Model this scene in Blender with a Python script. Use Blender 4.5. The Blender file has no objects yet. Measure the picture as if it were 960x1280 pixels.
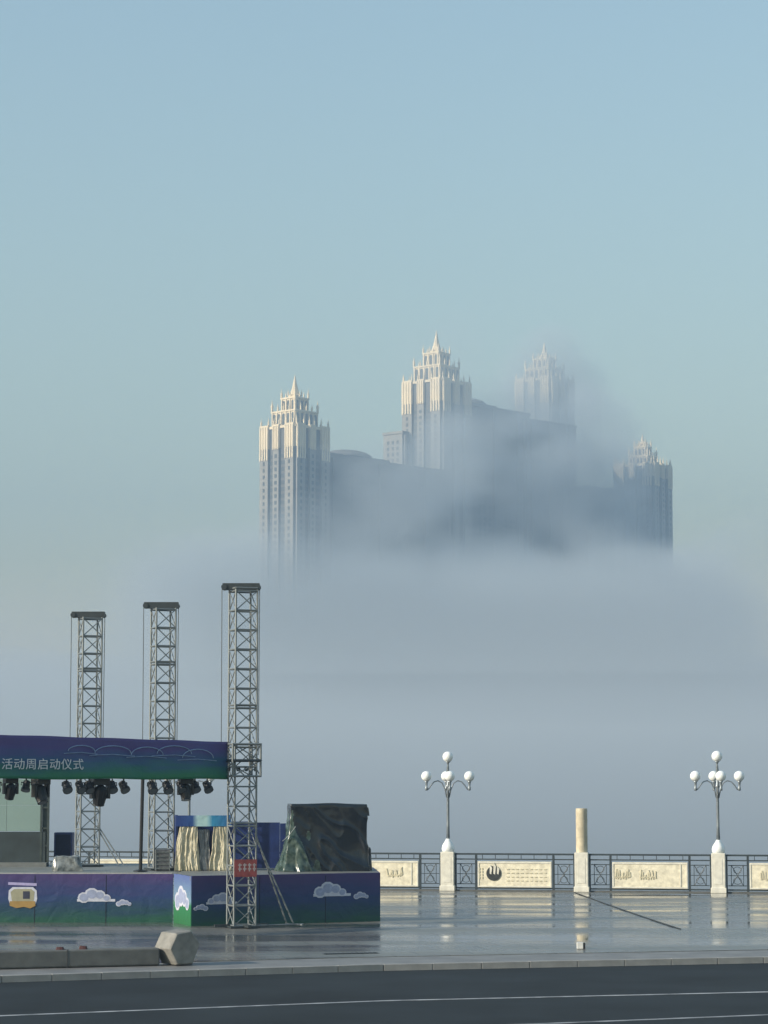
import bpy, math, random
from mathutils import noise as mnoise
from mathutils import Vector, Matrix
R = math.radians
random.seed(7)
S = bpy.context.scene
COL = S.collection

# ------------------------------------------------------------------ camera, sky, sun, exposure
cam_d = bpy.data.cameras.new('camera')
cam_d.sensor_fit = 'HORIZONTAL'; cam_d.sensor_width = 36.0; cam_d.lens = 112.5
cam_d.clip_start = 0.5; cam_d.clip_end = 6000
cam = bpy.data.objects.new('camera', cam_d); COL.objects.link(cam)
cam.location = (0, 0, 3.7)
cam.rotation_euler = (R(90) + math.atan(338 / 3000), 0, 0)
S.camera = cam

SUN_AZ, SUN_EL = R(-114), R(24)          # azimuth clockwise from +Y
world = bpy.data.worlds.new('World'); S.world = world; world.use_nodes = True
wn = world.node_tree.nodes; wl = world.node_tree.links
sky = wn.new('ShaderNodeTexSky'); sky.sky_type = 'NISHITA'; sky.sun_disc = False
sky.sun_elevation = SUN_EL; sky.sun_rotation = SUN_AZ
sky.air_density = 1.9; sky.dust_density = 0.8; sky.ozone_density = 3.0
wn['Background'].inputs['Strength'].default_value = 0.12
wl.new(sky.outputs['Color'], wn['Background'].inputs['Color'])

sun_d = bpy.data.lights.new('sun', 'SUN'); sun_d.energy = 5.0; sun_d.angle = R(0.5)
sun_d.color = (1.0, 0.90, 0.76)
sun = bpy.data.objects.new('sun', sun_d); COL.objects.link(sun)
to_sun = Vector((math.sin(SUN_AZ) * math.cos(SUN_EL), math.cos(SUN_AZ) * math.cos(SUN_EL), math.sin(SUN_EL)))
sun.rotation_euler = to_sun.to_track_quat('Z', 'Y').to_euler()
sun.location = to_sun * 60

S.view_settings.view_transform = 'Standard'; S.view_settings.look = 'None'
S.view_settings.exposure = 0.68; S.view_settings.gamma = 1.0
S.view_settings.use_curve_mapping = False
S.render.engine = 'CYCLES'
S.cycles.volume_bounces = 1; S.cycles.max_bounces = 8
S.cycles.volume_step_rate = 1.0
S.cycles.use_denoising = True

# ------------------------------------------------------------------ materials
MATS = {}
def mat(name, col, rough=.6, metal=0., var=.12, scale=6., bump=0., spec=.5, col2=None, detail=4., coords='Object', trans=0.):
    if name in MATS: return MATS[name]
    m = bpy.data.materials.new(name); m.use_nodes = True
    n = m.node_tree.nodes; l = m.node_tree.links; b = n['Principled BSDF']
    b.inputs['Roughness'].default_value = rough; b.inputs['Metallic'].default_value = metal
    b.inputs['Specular IOR Level'].default_value = spec
    tc = n.new('ShaderNodeTexCoord'); nz = n.new('ShaderNodeTexNoise')
    nz.inputs['Scale'].default_value = scale; nz.inputs['Detail'].default_value = detail
    l.new(tc.outputs[coords], nz.inputs['Vector'])
    cr = n.new('ShaderNodeValToRGB')
    c2 = col2 or tuple(min(1, c * (1 + var)) for c in col)
    c1 = col if col2 else tuple(c * (1 - var) for c in col)
    cr.color_ramp.elements[0].position = .3; cr.color_ramp.elements[1].position = .7
    cr.color_ramp.elements[0].color = (*c1, 1); cr.color_ramp.elements[1].color = (*c2, 1)
    l.new(nz.outputs['Fac'], cr.inputs['Fac']); l.new(cr.outputs['Color'], b.inputs['Base Color'])
    if bump:
        bp = n.new('ShaderNodeBump'); bp.inputs['Strength'].default_value = bump; bp.inputs['Distance'].default_value = .02
        l.new(nz.outputs['Fac'], bp.inputs['Height']); l.new(bp.outputs['Normal'], b.inputs['Normal'])
    MATS[name] = m; return m

def gradient_print(name, stops, z0, z1, streak=.06):
    """printed cloth: colour bands over the height z0..z1 with soft uneven edges"""
    m = bpy.data.materials.new(name); m.use_nodes = True
    n = m.node_tree.nodes; l = m.node_tree.links; b = n['Principled BSDF']; b.inputs['Roughness'].default_value = .55
    tc = n.new('ShaderNodeTexCoord'); sp = n.new('ShaderNodeSeparateXYZ'); l.new(tc.outputs['Object'], sp.inputs[0])
    mp = n.new('ShaderNodeMapping'); mp.inputs['Scale'].default_value = (.5, .5, 3); l.new(tc.outputs['Object'], mp.inputs[0])
    nz = n.new('ShaderNodeTexNoise'); nz.inputs['Scale'].default_value = 1.6; nz.inputs['Detail'].default_value = 3; l.new(mp.outputs[0], nz.inputs['Vector'])
    mr = n.new('ShaderNodeMapRange'); mr.inputs['From Min'].default_value = z0; mr.inputs['From Max'].default_value = z1
    l.new(sp.outputs['Z'], mr.inputs['Value'])
    ad = n.new('ShaderNodeMath'); ad.operation = 'MULTIPLY_ADD'; ad.inputs[1].default_value = streak * 6; ad.inputs[2].default_value = -streak * 3
    l.new(nz.outputs['Fac'], ad.inputs[0])
    a2 = n.new('ShaderNodeMath'); a2.operation = 'ADD'; l.new(mr.outputs[0], a2.inputs[0]); l.new(ad.outputs[0], a2.inputs[1])
    wz = n.new('ShaderNodeTexNoise'); wz.inputs['Scale'].default_value = 2.2; wz.inputs['Detail'].default_value = 4; wz.inputs['Distortion'].default_value = .6; l.new(tc.outputs['Object'], wz.inputs['Vector'])
    wb_ = n.new('ShaderNodeBump'); wb_.inputs['Strength'].default_value = .5; wb_.inputs['Distance'].default_value = .06; l.new(wz.outputs['Fac'], wb_.inputs['Height']); l.new(wb_.outputs['Normal'], b.inputs['Normal'])
    cr = n.new('ShaderNodeValToRGB')
    e = cr.color_ramp.elements
    while len(e) < len(stops): e.new(.5)
    for k, (p, c) in enumerate(stops): e[k].position = p; e[k].color = (*c, 1)
    l.new(a2.outputs[0], cr.inputs['Fac']); l.new(cr.outputs['Color'], b.inputs['Base Color'])
    MATS[name] = m; return m

ALU = mat('aluminium', (.19, .21, .21), .5, .35, .25, 9)
DARKSTEEL = mat('dark_steel', (.035, .045, .05), .5, .2, .2, 9)
BLACK = mat('black_plastic', (.006, .007, .009), .45, 0, .3, 20)
IRON = mat('painted_iron', (.035, .048, .055), .5, .2, .25, 12)
GRANITE = mat('pale_granite', (.64, .62, .53), .55, 0, .14, 5, .15, detail=8)
GRANITE2 = mat('carved_granite', (.68, .63, .48), .6, 0, .2, 7, .2, detail=8)
COLSTONE = mat('column_granite', (.50, .44, .31), .6, 0, .22, 4, .2, detail=8)
WHITEPAINT = mat('white_globe', (.80, .82, .80), .25, 0, .02, 4)
LAMPMETAL = mat('lamp_metal', (.22, .25, .27), .4, .4, .2, 8)
CREAM = mat('cream_facade', (.68, .57, .38), .8, 0, .08, .3)
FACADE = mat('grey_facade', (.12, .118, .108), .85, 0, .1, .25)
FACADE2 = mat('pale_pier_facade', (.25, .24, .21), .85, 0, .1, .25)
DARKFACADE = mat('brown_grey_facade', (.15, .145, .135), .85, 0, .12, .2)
GLASS = mat('window_glass', (.075, .085, .09), .2, 0, .2, 1)
NAVY = mat('navy_board', (.010, .026, .115), .5, 0, .3, 3)
CONCRETE = mat('grey_concrete', (.10, .105, .10), .8, 0, .2, 4, .3, detail=8)
PRINTWHITE = mat('print_white', (.50, .52, .60), .55, 0, .1, 10)
PRINTEDGE = mat('print_pale_blue', (.28, .32, .46), .55, 0, .15, 10)

# ------------------------------------------------------------------ mesh helpers
class MB:
    def __init__(s): s.v = []; s.f = []
    def quadbox(s, c, d, rz=0.):
        cx, cy, cz = c; hx, hy, hz = d[0] / 2, d[1] / 2, d[2] / 2; k = len(s.v); co, si = math.cos(rz), math.sin(rz)
        for z in (-hz, hz):
            for x, y in ((-hx, -hy), (hx, -hy), (hx, hy), (-hx, hy)):
                s.v.append((cx + x * co - y * si, cy + x * si + y * co, cz + z))
        for q in ((3, 2, 1, 0), (4, 5, 6, 7), (0, 1, 5, 4), (1, 2, 6, 5), (2, 3, 7, 6), (3, 0, 4, 7)): s.f.append(tuple(k + i for i in q))
        return s
    def prism(s, pts, z0, z1):
        k = len(s.v); n = len(pts)
        s.v += [(x, y, z0) for x, y in pts] + [(x, y, z1) for x, y in pts]
        s.f.append(tuple(k + i for i in reversed(range(n)))); s.f.append(tuple(k + n + i for i in range(n)))
        for i in range(n): j = (i + 1) % n; s.f.append((k + i, k + j, k + n + j, k + n + i))
        return s
    def plate(s, pts, y0, y1):
        """outline in x,z given thickness along y; pts counter-clockwise seen from -y"""
        k = len(s.v); n = len(pts)
        s.v += [(x, y0, z) for x, z in pts] + [(x, y1, z) for x, z in pts]
        s.f.append(tuple(k + i for i in range(n))); s.f.append(tuple(k + n + i for i in reversed(range(n))))
        for i in range(n): j = (i + 1) % n; s.f.append((k + j, k + i, k + n + i, k + n + j))
        return s
    def lathe(s, prof, n=16, c=(0, 0, 0)):
        k = len(s.v); m = len(prof)
        for r, z in prof:
            for i in range(n):
                a = 2 * math.pi * i / n; s.v.append((c[0] + r * math.cos(a), c[1] + r * math.sin(a), c[2] + z))
        for j in range(m - 1):
            for i in range(n):
                i2 = (i + 1) % n; s.f.append((k + j * n + i, k + j * n + i2, k + (j + 1) * n + i2, k + (j + 1) * n + i))
        s.f.append(tuple(k + i for i in reversed(range(n)))); s.f.append(tuple(k + (m - 1) * n + i for i in range(n)))
        return s
    def sphere(s, c, r, n=20, m=12):
        return s.lathe([(max(.002, r * math.sin(math.pi * j / m)), -r * math.cos(math.pi * j / m)) for j in range(m + 1)], n, c)
    def tube(s, pts, r, n=8):
        pts = [Vector(p) for p in pts]; k = len(s.v); m = len(pts)
        rr = r if isinstance(r, (list, tuple)) else [r] * m
        for i, p in enumerate(pts):
            t = (pts[min(i + 1, m - 1)] - pts[max(i - 1, 0)]).normalized()
            q = t.to_track_quat('Z', 'Y')
            for a in range(n):
                w = q @ Vector((rr[i] * math.cos(2 * math.pi * a / n), rr[i] * math.sin(2 * math.pi * a / n), 0)); s.v.append(tuple(p + w))
        for i in range(m - 1):
            for a in range(n):
                b = (a + 1) % n; s.f.append((k + i * n + a, k + i * n + b, k + (i + 1) * n + b, k + (i + 1) * n + a))
        s.f.append(tuple(k + i for i in reversed(range(n)))); s.f.append(tuple(k + (m - 1) * n + i for i in range(n)))
        return s
    def mesh(s, name, m, smooth=False):
        me = bpy.data.meshes.new(name); me.from_pydata(s.v, [], s.f); me.materials.append(m)
        if smooth: me.polygons.foreach_set('use_smooth', [True] * len(me.polygons))
        me.update(); return me
    def build(s, name, m, parent=None, loc=(0, 0, 0), rz=0., smooth=False):
        return inst(name, s.mesh(name, m, smooth), parent, loc, rz)

def inst(name, me, parent=None, loc=(0, 0, 0), rz=0., scale=None):
    o = bpy.data.objects.new(name, me); COL.objects.link(o); o.location = loc; o.rotation_euler = (0, 0, rz)
    if scale: o.scale = scale
    if parent: o.parent = parent
    return o
def bevel(o, w=.02, seg=2):
    b = o.modifiers.new('bevel', 'BEVEL'); b.width = w; b.segments = seg; b.limit_method = 'ANGLE'; return o
def tag(o, label=None, cat=None, group=None, kind=None):
    if label: o['label'] = label
    if cat: o['category'] = cat
    if group: o['group'] = group
    if kind: o['kind'] = kind
    return o
def thing(name, label, cat, loc=(0, 0, 0), rz=0., group=None):
    o = bpy.data.objects.new(name, None); COL.objects.link(o); o.location = loc; o.rotation_euler = (0, 0, rz)
    o.empty_display_size = .3
    return tag(o, label, cat, group)
def copy_tree(o, parent=None):
    c = o.copy(); COL.objects.link(c); c.parent = parent
    for ch in o.children: copy_tree(ch, c)
    return c
RODS = {}
def rod(name, p0, p1, r, m, parent, n=6):
    key = (m.name, n)
    if key not in RODS: RODS[key] = MB().lathe([(1, 0), (1, 1)], n).mesh('rod_' + m.name, m)
    p0 = Vector(p0); d = Vector(p1) - p0
    o = bpy.data.objects.new(name, RODS[key]); COL.objects.link(o); o.parent = parent
    o.rotation_mode = 'QUATERNION'; o.rotation_quaternion = d.to_track_quat('Z', 'Y')
    o.location = p0; o.scale = (r, r, d.length); return o

# ------------------------------------------------------------------ ground: road, kerb, plaza, water, far bank
def wet_stone():
    m = bpy.data.materials.new('wet_paving'); m.use_nodes = True
    n = m.node_tree.nodes; l = m.node_tree.links; b = n['Principled BSDF']
    tc = n.new('ShaderNodeTexCoord')
    br = n.new('ShaderNodeTexBrick'); br.inputs['Scale'].default_value = 1.0
    br.inputs['Brick Width'].default_value = 1.2; br.inputs['Row Height'].default_value = 1.2
    br.inputs['Mortar Size'].default_value = .018; br.inputs['Color1'].default_value = (.105, .107, .101, 1)
    br.inputs['Color2'].default_value = (.132, .131, .122, 1); br.inputs['Mortar'].default_value = (.06, .06, .057, 1)
    mp = n.new('ShaderNodeMapping'); mp.inputs['Rotation'].default_value = (0, 0, R(-11)); l.new(tc.outputs['Object'], mp.inputs[0]); l.new(mp.outputs[0], br.inputs['Vector'])
    big = n.new('ShaderNodeTexNoise'); big.inputs['Scale'].default_value = .5; big.inputs['Detail'].default_value = 6
    mpb = n.new('ShaderNodeMapping'); mpb.inputs['Rotation'].default_value = (0, 0, R(11)); mpb.inputs['Scale'].default_value = (.22, .75, 1); l.new(tc.outputs['Object'], mpb.inputs[0]); l.new(mpb.outputs[0], big.inputs['Vector'])
    mx = n.new('ShaderNodeMix'); mx.data_type = 'RGBA'; mx.blend_type = 'MULTIPLY'; mx.inputs['Factor'].default_value = .7
    cr = n.new('ShaderNodeValToRGB'); cr.color_ramp.elements[0].position = .35; cr.color_ramp.elements[1].position = .65
    cr.color_ramp.elements[0].color = (.60, .61, .62, 1); cr.color_ramp.elements[1].color = (1.40, 1.36, 1.26, 1)
    l.new(big.outputs['Fac'], cr.inputs['Fac']); l.new(br.outputs['Color'], mx.inputs[6]); l.new(cr.outputs['Color'], mx.inputs[7])
    l.new(mx.outputs[2], b.inputs['Base Color'])
    rr = n.new('ShaderNodeMapRange'); rr.inputs['From Min'].default_value = .35; rr.inputs['From Max'].default_value = .65
    rr.inputs['To Min'].default_value = .05; rr.inputs['To Max'].default_value = .40
    l.new(big.outputs['Fac'], rr.inputs['Value']); l.new(rr.outputs[0], b.inputs['Roughness'])
    fine = n.new('ShaderNodeTexNoise'); fine.inputs['Scale'].default_value = 1.4; fine.inputs['Detail'].default_value = 3
    l.new(tc.outputs['Object'], fine.inputs['Vector'])
    bp = n.new('ShaderNodeBump'); bp.inputs['Strength'].default_value = .10; bp.inputs['Distance'].default_value = .012
    l.new(fine.outputs['Fac'], bp.inputs['Height']); l.new(bp.outputs['Normal'], b.inputs['Normal'])
    return m
def water_mat():
    m = bpy.data.materials.new('calm_water'); m.use_nodes = True
    n = m.node_tree.nodes; l = m.node_tree.links; b = n['Principled BSDF']
    b.inputs['Base Color'].default_value = (.05, .07, .08, 1); b.inputs['Roughness'].default_value = .12; b.inputs['IOR'].default_value = 1.33
    tc = n.new('ShaderNodeTexCoord'); nz = n.new('ShaderNodeTexNoise'); nz.inputs['Scale'].default_value = .6
    l.new(tc.outputs['Object'], nz.inputs['Vector']); bp = n.new('ShaderNodeBump'); bp.inputs['Strength'].default_value = .2; bp.inputs['Distance'].default_value = .05
    l.new(nz.outputs['Fac'], bp.inputs['Height']); l.new(bp.outputs['Normal'], b.inputs['Normal'])
    return m
ASPHALT = mat('asphalt', (.014, .019, .022), .85, 0, .32, .45, .12, detail=12, spec=.22)
PAVE = mat('kerbside_paving', (.17, .17, .165), .6, 0, .2, 1.5, .15, detail=7)
KERB = mat('kerb_granite', (.25, .25, .24), .7, 0, .2, 3, .15, detail=8)
LINE = mat('road_paint', (.10, .105, .11), .65, 0, .25, 2.2, .1, detail=12, col2=(.42, .43, .44))
BANK = mat('far_ground', (.10, .11, .08), .9, 0, .3, .02)

edge = [(-60, 20.5), (-30, 36.6), (-7.35, 46.9), (0, 49.8), (8.1, 51.9), (26, 55.6), (60, 61.0)]   # outer top edge of the kerb
def shift(pts, d):
    out = []
    for i, p in enumerate(pts):
        a = Vector(pts[max(i - 1, 0)]); b = Vector(pts[min(i + 1, len(pts) - 1)]); t = (b - a).normalized()
        out.append((p[0] - t.y * d, p[1] + t.x * d))
    return out
bl_dir = Vector((1, -.19, 0)).normalized(); bl_rz = math.atan2(bl_dir.y, bl_dir.x)
BL0 = Vector((2.21, 83.5, 0))                       # foot of the lamp in the middle of the picture
def bl(s, off=0): p = BL0 + bl_dir * s + Vector((-bl_dir.y, bl_dir.x, 0)) * off; return (p.x, p.y)

water = tag(MB().quadbox((0, 1080, -3.6), (2600, 2400, .4)).build('water', water_mat()), kind='structure')
WET = wet_stone()
plaza_pts = shift(edge, 2.2) + [bl(60, .55), bl(-70, .55)]
plaza = tag(MB().prism(plaza_pts, -3.9, 0).build('plaza', WET), kind='structure')
strip_pts = shift(edge, .17) + list(reversed(shift(edge, 2.195)))
pavement = tag(MB().prism(strip_pts, -3.9, -.012).build('pavement', PAVE), kind='structure')
road = tag(MB().prism([(-60, -25)] + [(60, -25)] + list(reversed(shift(edge, .02))), -3.9, -.13).build('road', ASPHALT), kind='structure')
def ribbon(pts, w, z, name, m, parent):
    a = shift(pts, -w / 2); b = shift(pts, w / 2)
    return MB().prism(a + list(reversed(b)), z, z + .004).build(name, m, parent)
ribbon([(-30, 28.6), (-6.33, 40.3), (0, 43.05), (7.06, 44.85), (30, 49.2)], .14, -.13, 'road_marking', LINE, road)
ribbon([(-30, 24.2), (-6.3, 35.6), (0, 38.1), (2.82, 39.1), (6.43, 40.5), (30, 45.5)], .14, -.13, 'road_marking', LINE, road)
kerb = tag(bpy.data.objects.new('kerb', None), kind='structure'); COL.objects.link(kerb)
kerb_me = None
for i in range(1, 5):
    a = Vector((*edge[i], 0)); b = Vector((*edge[i + 1], 0)); d = b - a; nk = max(1, round(d.length / 1.0)); L = d.length / nk
    for k in range(nk):
        p = a + d * ((k + .5) / nk)
        if kerb_me is None: kerb_me = MB().quadbox((0, .095, -.09), (1, .14, .19)).mesh('kerb_stone', KERB)
        bevel(inst('kerb_stone', kerb_me, kerb, (p.x, p.y, random.uniform(-.003, .003)), math.atan2(d.y, d.x), (L - .008, 1, 1)), .012, 2)
far_bank = tag(MB().quadbox((0, 1675, -1.9), (2500, 1150, 3.6)).build('far_bank', BANK), kind='structure')

# ------------------------------------------------------------------ distant towers
WIN = MB().quadbox((0, 0, 0), (1.5, .3, 1.9)).mesh('window', GLASS)
def arch_pts(w, h, n=6):
    p = [(-w / 2, 0), (w / 2, 0), (w / 2, h - w / 2)]
    p += [(w / 2 * math.cos(math.pi * k / n), h - w / 2 + w / 2 * math.sin(math.pi * k / n)) for k in range(1, n)]
    return p + [(-w / 2, h - w / 2)]
PIN = MB().lathe([(.5, 0), (.5, 2.0), (.68, 2.05), (.68, 2.4), (.34, 2.5), (.03, 5.0)], 4).mesh('pinnacle', CREAM)
def face_frame(i, a):
    """origin and rotation of face i (0 front -y, 1 right +x, 2 back, 3 left -x) of a square of side a"""
    rz = i * math.pi / 2
    return rz, Vector((math.sin(rz) * a / 2, -math.cos(rz) * a / 2, 0))
def on_face(i, a, u, proud=0.):
    rz, o = face_frame(i, a + 2 * proud)
    return rz, o + Vector((math.cos(rz) * u, math.sin(rz) * u, 0))
def crown_tier(root, a, z0, z1, arches, aw, pin=1., mids=2, name='crown_tier'):
    m = MB(); h = z1 - z0
    m.quadbox((0, 0, z0 + h / 2), (a, a, h)); m.quadbox((0, 0, z1 - .5), (a + .9, a + .9, .8)); m.quadbox((0, 0, z0 + .5), (a + .7, a + .7, .9))
    t = m.build(name, CREAM, root)
    am = MB().plate(arch_pts(aw, h - 2.6), -.12, .3).mesh('arched_opening', GLASS)
    rib = MB().quadbox((0, 0, (h - 1.9) / 2), (aw * .45, .8, h - 1.9)).mesh('crown_pier', CREAM)
    for i in range(4):
        for k in range(arches):
            u = a * ((k + .5) / arches - .5); rz, p = on_face(i, a, u); p.z = z0 + 1.0; inst('arched_opening', am, t, p, rz)
        for k in range(arches + 1):
            u = (a - aw * .5) * (k / arches - .5); rz, p = on_face(i, a, u); p.z = z0 + .95; inst('crown_pier', rib, t, p, rz)
        for k in range(mids + 1):
            rz, p = on_face(i, a, a * (k / (mids + 1) - .5)); p.z = z1 - .1; s = pin * (1.25 if k == 0 else .8)
            inst('pinnacle', PIN, t, p, R(45), (s, s, s))
    return t
def skyscraper(label, x, y, rz, a, zc, zt, zbase=100, faces=(3, 0), tiers=((.68, .22), (.40, .19)), shaft=FACADE):
    """zc = foot of the cream crown, zt = tip of the spire"""
    root = thing('skyscraper', label, 'skyscraper', (x, y, -.1), rz, 'stepped towers rising out of the fog')
    H = zt - zc
    zs = zc + H * .31                                    # shoulder
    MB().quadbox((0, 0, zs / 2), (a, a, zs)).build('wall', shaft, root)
    lay = ((-.37, .24), (-.02, .17), (.37, .24))          # three pier bays on each face
    for i in range(4):
        for k, (u, w) in enumerate(lay):
            rz2, p = on_face(i, a, u * a)
            pm = MB().quadbox((0, -.55, zc / 2), (w * a, 1.3, zc)).build('pier', FACADE2, root, p, rz2)
            drop = 6 if k != 1 else 1
            top = MB()
            for q in (-.5, -.17, .17, .5): top.quadbox((q * w * a * .86, -1.35, zc + (zs - zc - drop) / 2), (w * a * .14, .5, zs - zc + drop - .6))
            top.quadbox((0, -.55, (zc + zs) / 2 + .3), (w * a + .3, 1.5, zs - zc + .4))
            top.build('pier_crown', CREAM, root, p, rz2)
            for q in (-.45, .45):
                inst('pinnacle', PIN, root, on_face(i, a, u * a + q * w * a, .5)[1] + Vector((0, 0, zs + .2)), R(45), (.9, .9, .9))
        rz2, p = face_frame(i, a)
        MB().quadbox((0, -.15, zs - .9), (a + .8, 1.0, 1.4)).build('cornice', CREAM, root, p, rz2)
    z = zs; sizes = [1.0]
    for n, (fr, hh) in enumerate(tiers):
        z1 = z + H * hh; crown_tier(root, a * fr, z - .3, z1, 5 - 2 * n, a * fr / (5 - 2 * n) * .5, 1.0 - .2 * n, 3 - n); z = z1
    # spire: square drum and steep pyramid
    w = a * tiers[-1][0] * .50
    sp = MB().quadbox((0, 0, z + .6), (w, w, 1.6)).lathe([(w * .64, 1.3), (w * .52, 1.7), (w * .30, (zt - z) * .5), (.06, zt - z + 1.6)], 8, (0, 0, z)).build('spire', CREAM, root)
    for k in range(4):
        inst('pinnacle', PIN, sp, (w * .5 * (1 if k % 2 else -1), w * .5 * (1 if k // 2 else -1), z + 1.2), R(45), (.6, .6, .7))
    # windows
    for i in faces:
        zz = zbase
        while zz < zc - 3:
            for u, pr, sx in ((-.37, 1.2, .8), (-.175, .0, 1.7), (-.02, 1.2, 1.0), (.155, .0, 2.1), (.37, 1.2, .8)):
                rz2, p = on_face(i, a, u * a, pr); p.z = zz
                inst('window', WIN, root, p, rz2, (sx * a / 24, 1, 1))
            zz += 3.4
    return root
def slab_block(label, x, y, rz, w, d, h, zbase=105, dome=True, faces=(0, 3), m=DARKFACADE):
    root = thing('apartment_block', label, 'building', (x, y, -.1), rz, 'grey apartment blocks between the towers')
    MB().quadbox((0, 0, h / 2), (w, d, h)).build('wall', m, root)
    MB().quadbox((0, 0, h + .5), (w + 1, d + 1, 1.4)).build('cornice', m, root)
    if dome:
        r = min(w * .2, d * .62)
        MB().quadbox((-w * .2, 0, h + 1.6), (w * .5, d * .8, 2.4)).lathe([(r, 0), (r * .96, 1.2), (r * .8, 2.6), (r * .5, 3.8), (.3, 4.4)], 24, (-w * .2, 0, h + 2.4)).build('roof', m, root)
    for k in range(-1, 2):
        MB().quadbox((k * w * .36, -d / 2 - .5, h / 2), (w * .12, 1.2, h - 1)).build('pier', m, root)
    zz = zbase
    while zz < h - 3:
        for q in (-.27, -.2, -.12, -.05, .05, .12, .2, .27): inst('window', WIN, root, (q * w, -d / 2, zz), 0)
        for q in (-.25, 0, .25): inst('window', WIN, root, (-w / 2, q * d, zz), -math.pi / 2)
        zz += 3.4
    return root
TR = R(50)
skyscraper('slender tower with golden stepped crown standing clear of the fog on its left', -45.6, 1214, TR - R(2), 24.2, 172, 209.8)
skyscraper('tallest stepped tower, pale crown half veiled, a lower wing on its left', 30.0, 1352, TR + R(2), 27, 217, 259.0, zbase=178)
skyscraper('faint stepped tower almost lost in fog behind a dome-roofed block', 101, 1490, TR + R(2), 25.5, 244, 278, zbase=200)
skyscraper('low stepped tower with small pale spire, shortest of the four towers', 155, 1425, TR + R(8), 24.5, 184, 210, zbase=150, tiers=((.50, .22), (.30, .22)))
def corner_block(label, cx, cy, rz, w, d, h, **kw):
    """cx, cy is the near left corner"""
    c, s_ = math.cos(rz), math.sin(rz)
    return slab_block(label, cx + w / 2 * c - d / 2 * s_, cy + w / 2 * s_ + d / 2 * c, rz, w, d, h, **kw)
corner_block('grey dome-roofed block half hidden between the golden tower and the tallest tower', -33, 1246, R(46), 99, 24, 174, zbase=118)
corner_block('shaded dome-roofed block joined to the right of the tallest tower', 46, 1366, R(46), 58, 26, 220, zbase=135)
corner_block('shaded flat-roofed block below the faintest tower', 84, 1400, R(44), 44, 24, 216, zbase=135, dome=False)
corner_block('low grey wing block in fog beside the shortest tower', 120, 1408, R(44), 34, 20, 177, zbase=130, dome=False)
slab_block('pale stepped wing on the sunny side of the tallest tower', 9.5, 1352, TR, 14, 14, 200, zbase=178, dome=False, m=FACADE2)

# ------------------------------------------------------------------ promenade balustrade, lamps and columns
STEP = 4.62
PH = 1.33                                         # pedestal height
def make_pedestal(parent):
    p = bevel(MB().quadbox((0, 0, PH / 2), (.46, .46, PH)).build('pedestal', GRANITE, parent), .02)
    bevel(MB().quadbox((0, 0, .09), (.52, .52, .18)).build('plinth', GRANITE, p), .015)
    bevel(MB().quadbox((0, -.2335, .72), (.27, .012, .86)).build('inset_panel', GRANITE, p), .004)
    return p
def make_lamp(label, s, twist):
    x, y = bl(s)
    root = thing('street_lamp', label, 'lamp', (x, y, 0), bl_rz, 'five-globe lamps along the balustrade')
    make_pedestal(root)
    MB().lathe([(.19, 0), (.215, .04), (.225, .12), (.20, .22), (.13, .33), (.085, .40), (.08, .44)], 18, (0, 0, PH)).build('base_urn', WHITEPAINT, root, smooth=True)
    MB().lathe([(.062, 0), (.052, .5), (.045, 1.75), (.07, 1.78), (.07, 1.84), (.045, 1.88), (.04, 2.3), (.055, 2.34), (.03, 2.55), (.045, 2.62), (.10, 2.66)], 14, (0, 0, PH + .42)).build('pole', LAMPMETAL, root, smooth=True)
    zt = PH + .42 + 2.66
    top = MB().sphere((0, 0, zt + .17), .185).build('globe', WHITEPAINT, root, smooth=True)
    for k in range(4):
        a = twist + k * math.pi / 2; c, sn = math.cos(a), math.sin(a)
        arm_pts = [(.04, 3.18), (.10, 3.45), (.20, 3.68), (.34, 3.76), (.48, 3.72), (.60, 3.58), (.68, 3.46), (.745, 3.46)]
        arm = MB().tube([(r * c, r * sn, z) for r, z in arm_pts], .022, 8).build('arm', LAMPMETAL, root, smooth=True)
        MB().lathe([(.035, 0), (.05, .03), (.05, .10), (.035, .13), (.045, .27), (.085, .33)], 12, (.745 * c, .745 * sn, 3.42)).build('globe_holder', LAMPMETAL, arm, smooth=True)
        MB().sphere((.745 * c, .745 * sn, 3.42 + .33 + .16), .18).build('globe', WHITEPAINT, root, smooth=True)
    return root
make_lamp('five-globe lamp on stone pedestal between tarp-covered box and round column', 0, R(14))
make_lamp('five-globe lamp on stone pedestal by the cable end of the plaza', 2 * STEP, R(12))
make_lamp('lamp on stone pedestal behind the stage, globes hidden by the printed banner', -2 * STEP, R(11))
def make_column(label, s):
    x, y = bl(s)
    root = thing('stone_column', label, 'column', (x, y, 0), bl_rz, 'round stone columns along the balustrade')
    make_pedestal(root)
    prof = [(.205, 0), (.20, .02)] + [(.198 + .003 * math.sin(k * 2.1), .1 * k + .1) for k in range(14)] + [(.195, 1.47), (.185, 1.49)]
    MB().lathe(prof, 20, (0, 0, PH)).build('shaft', COLSTONE, root, smooth=True)
    return root
make_column('plain round stone column standing on a square pedestal in the balustrade', STEP)
make_column('round stone column hidden behind the tarp-covered box', -STEP)

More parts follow.
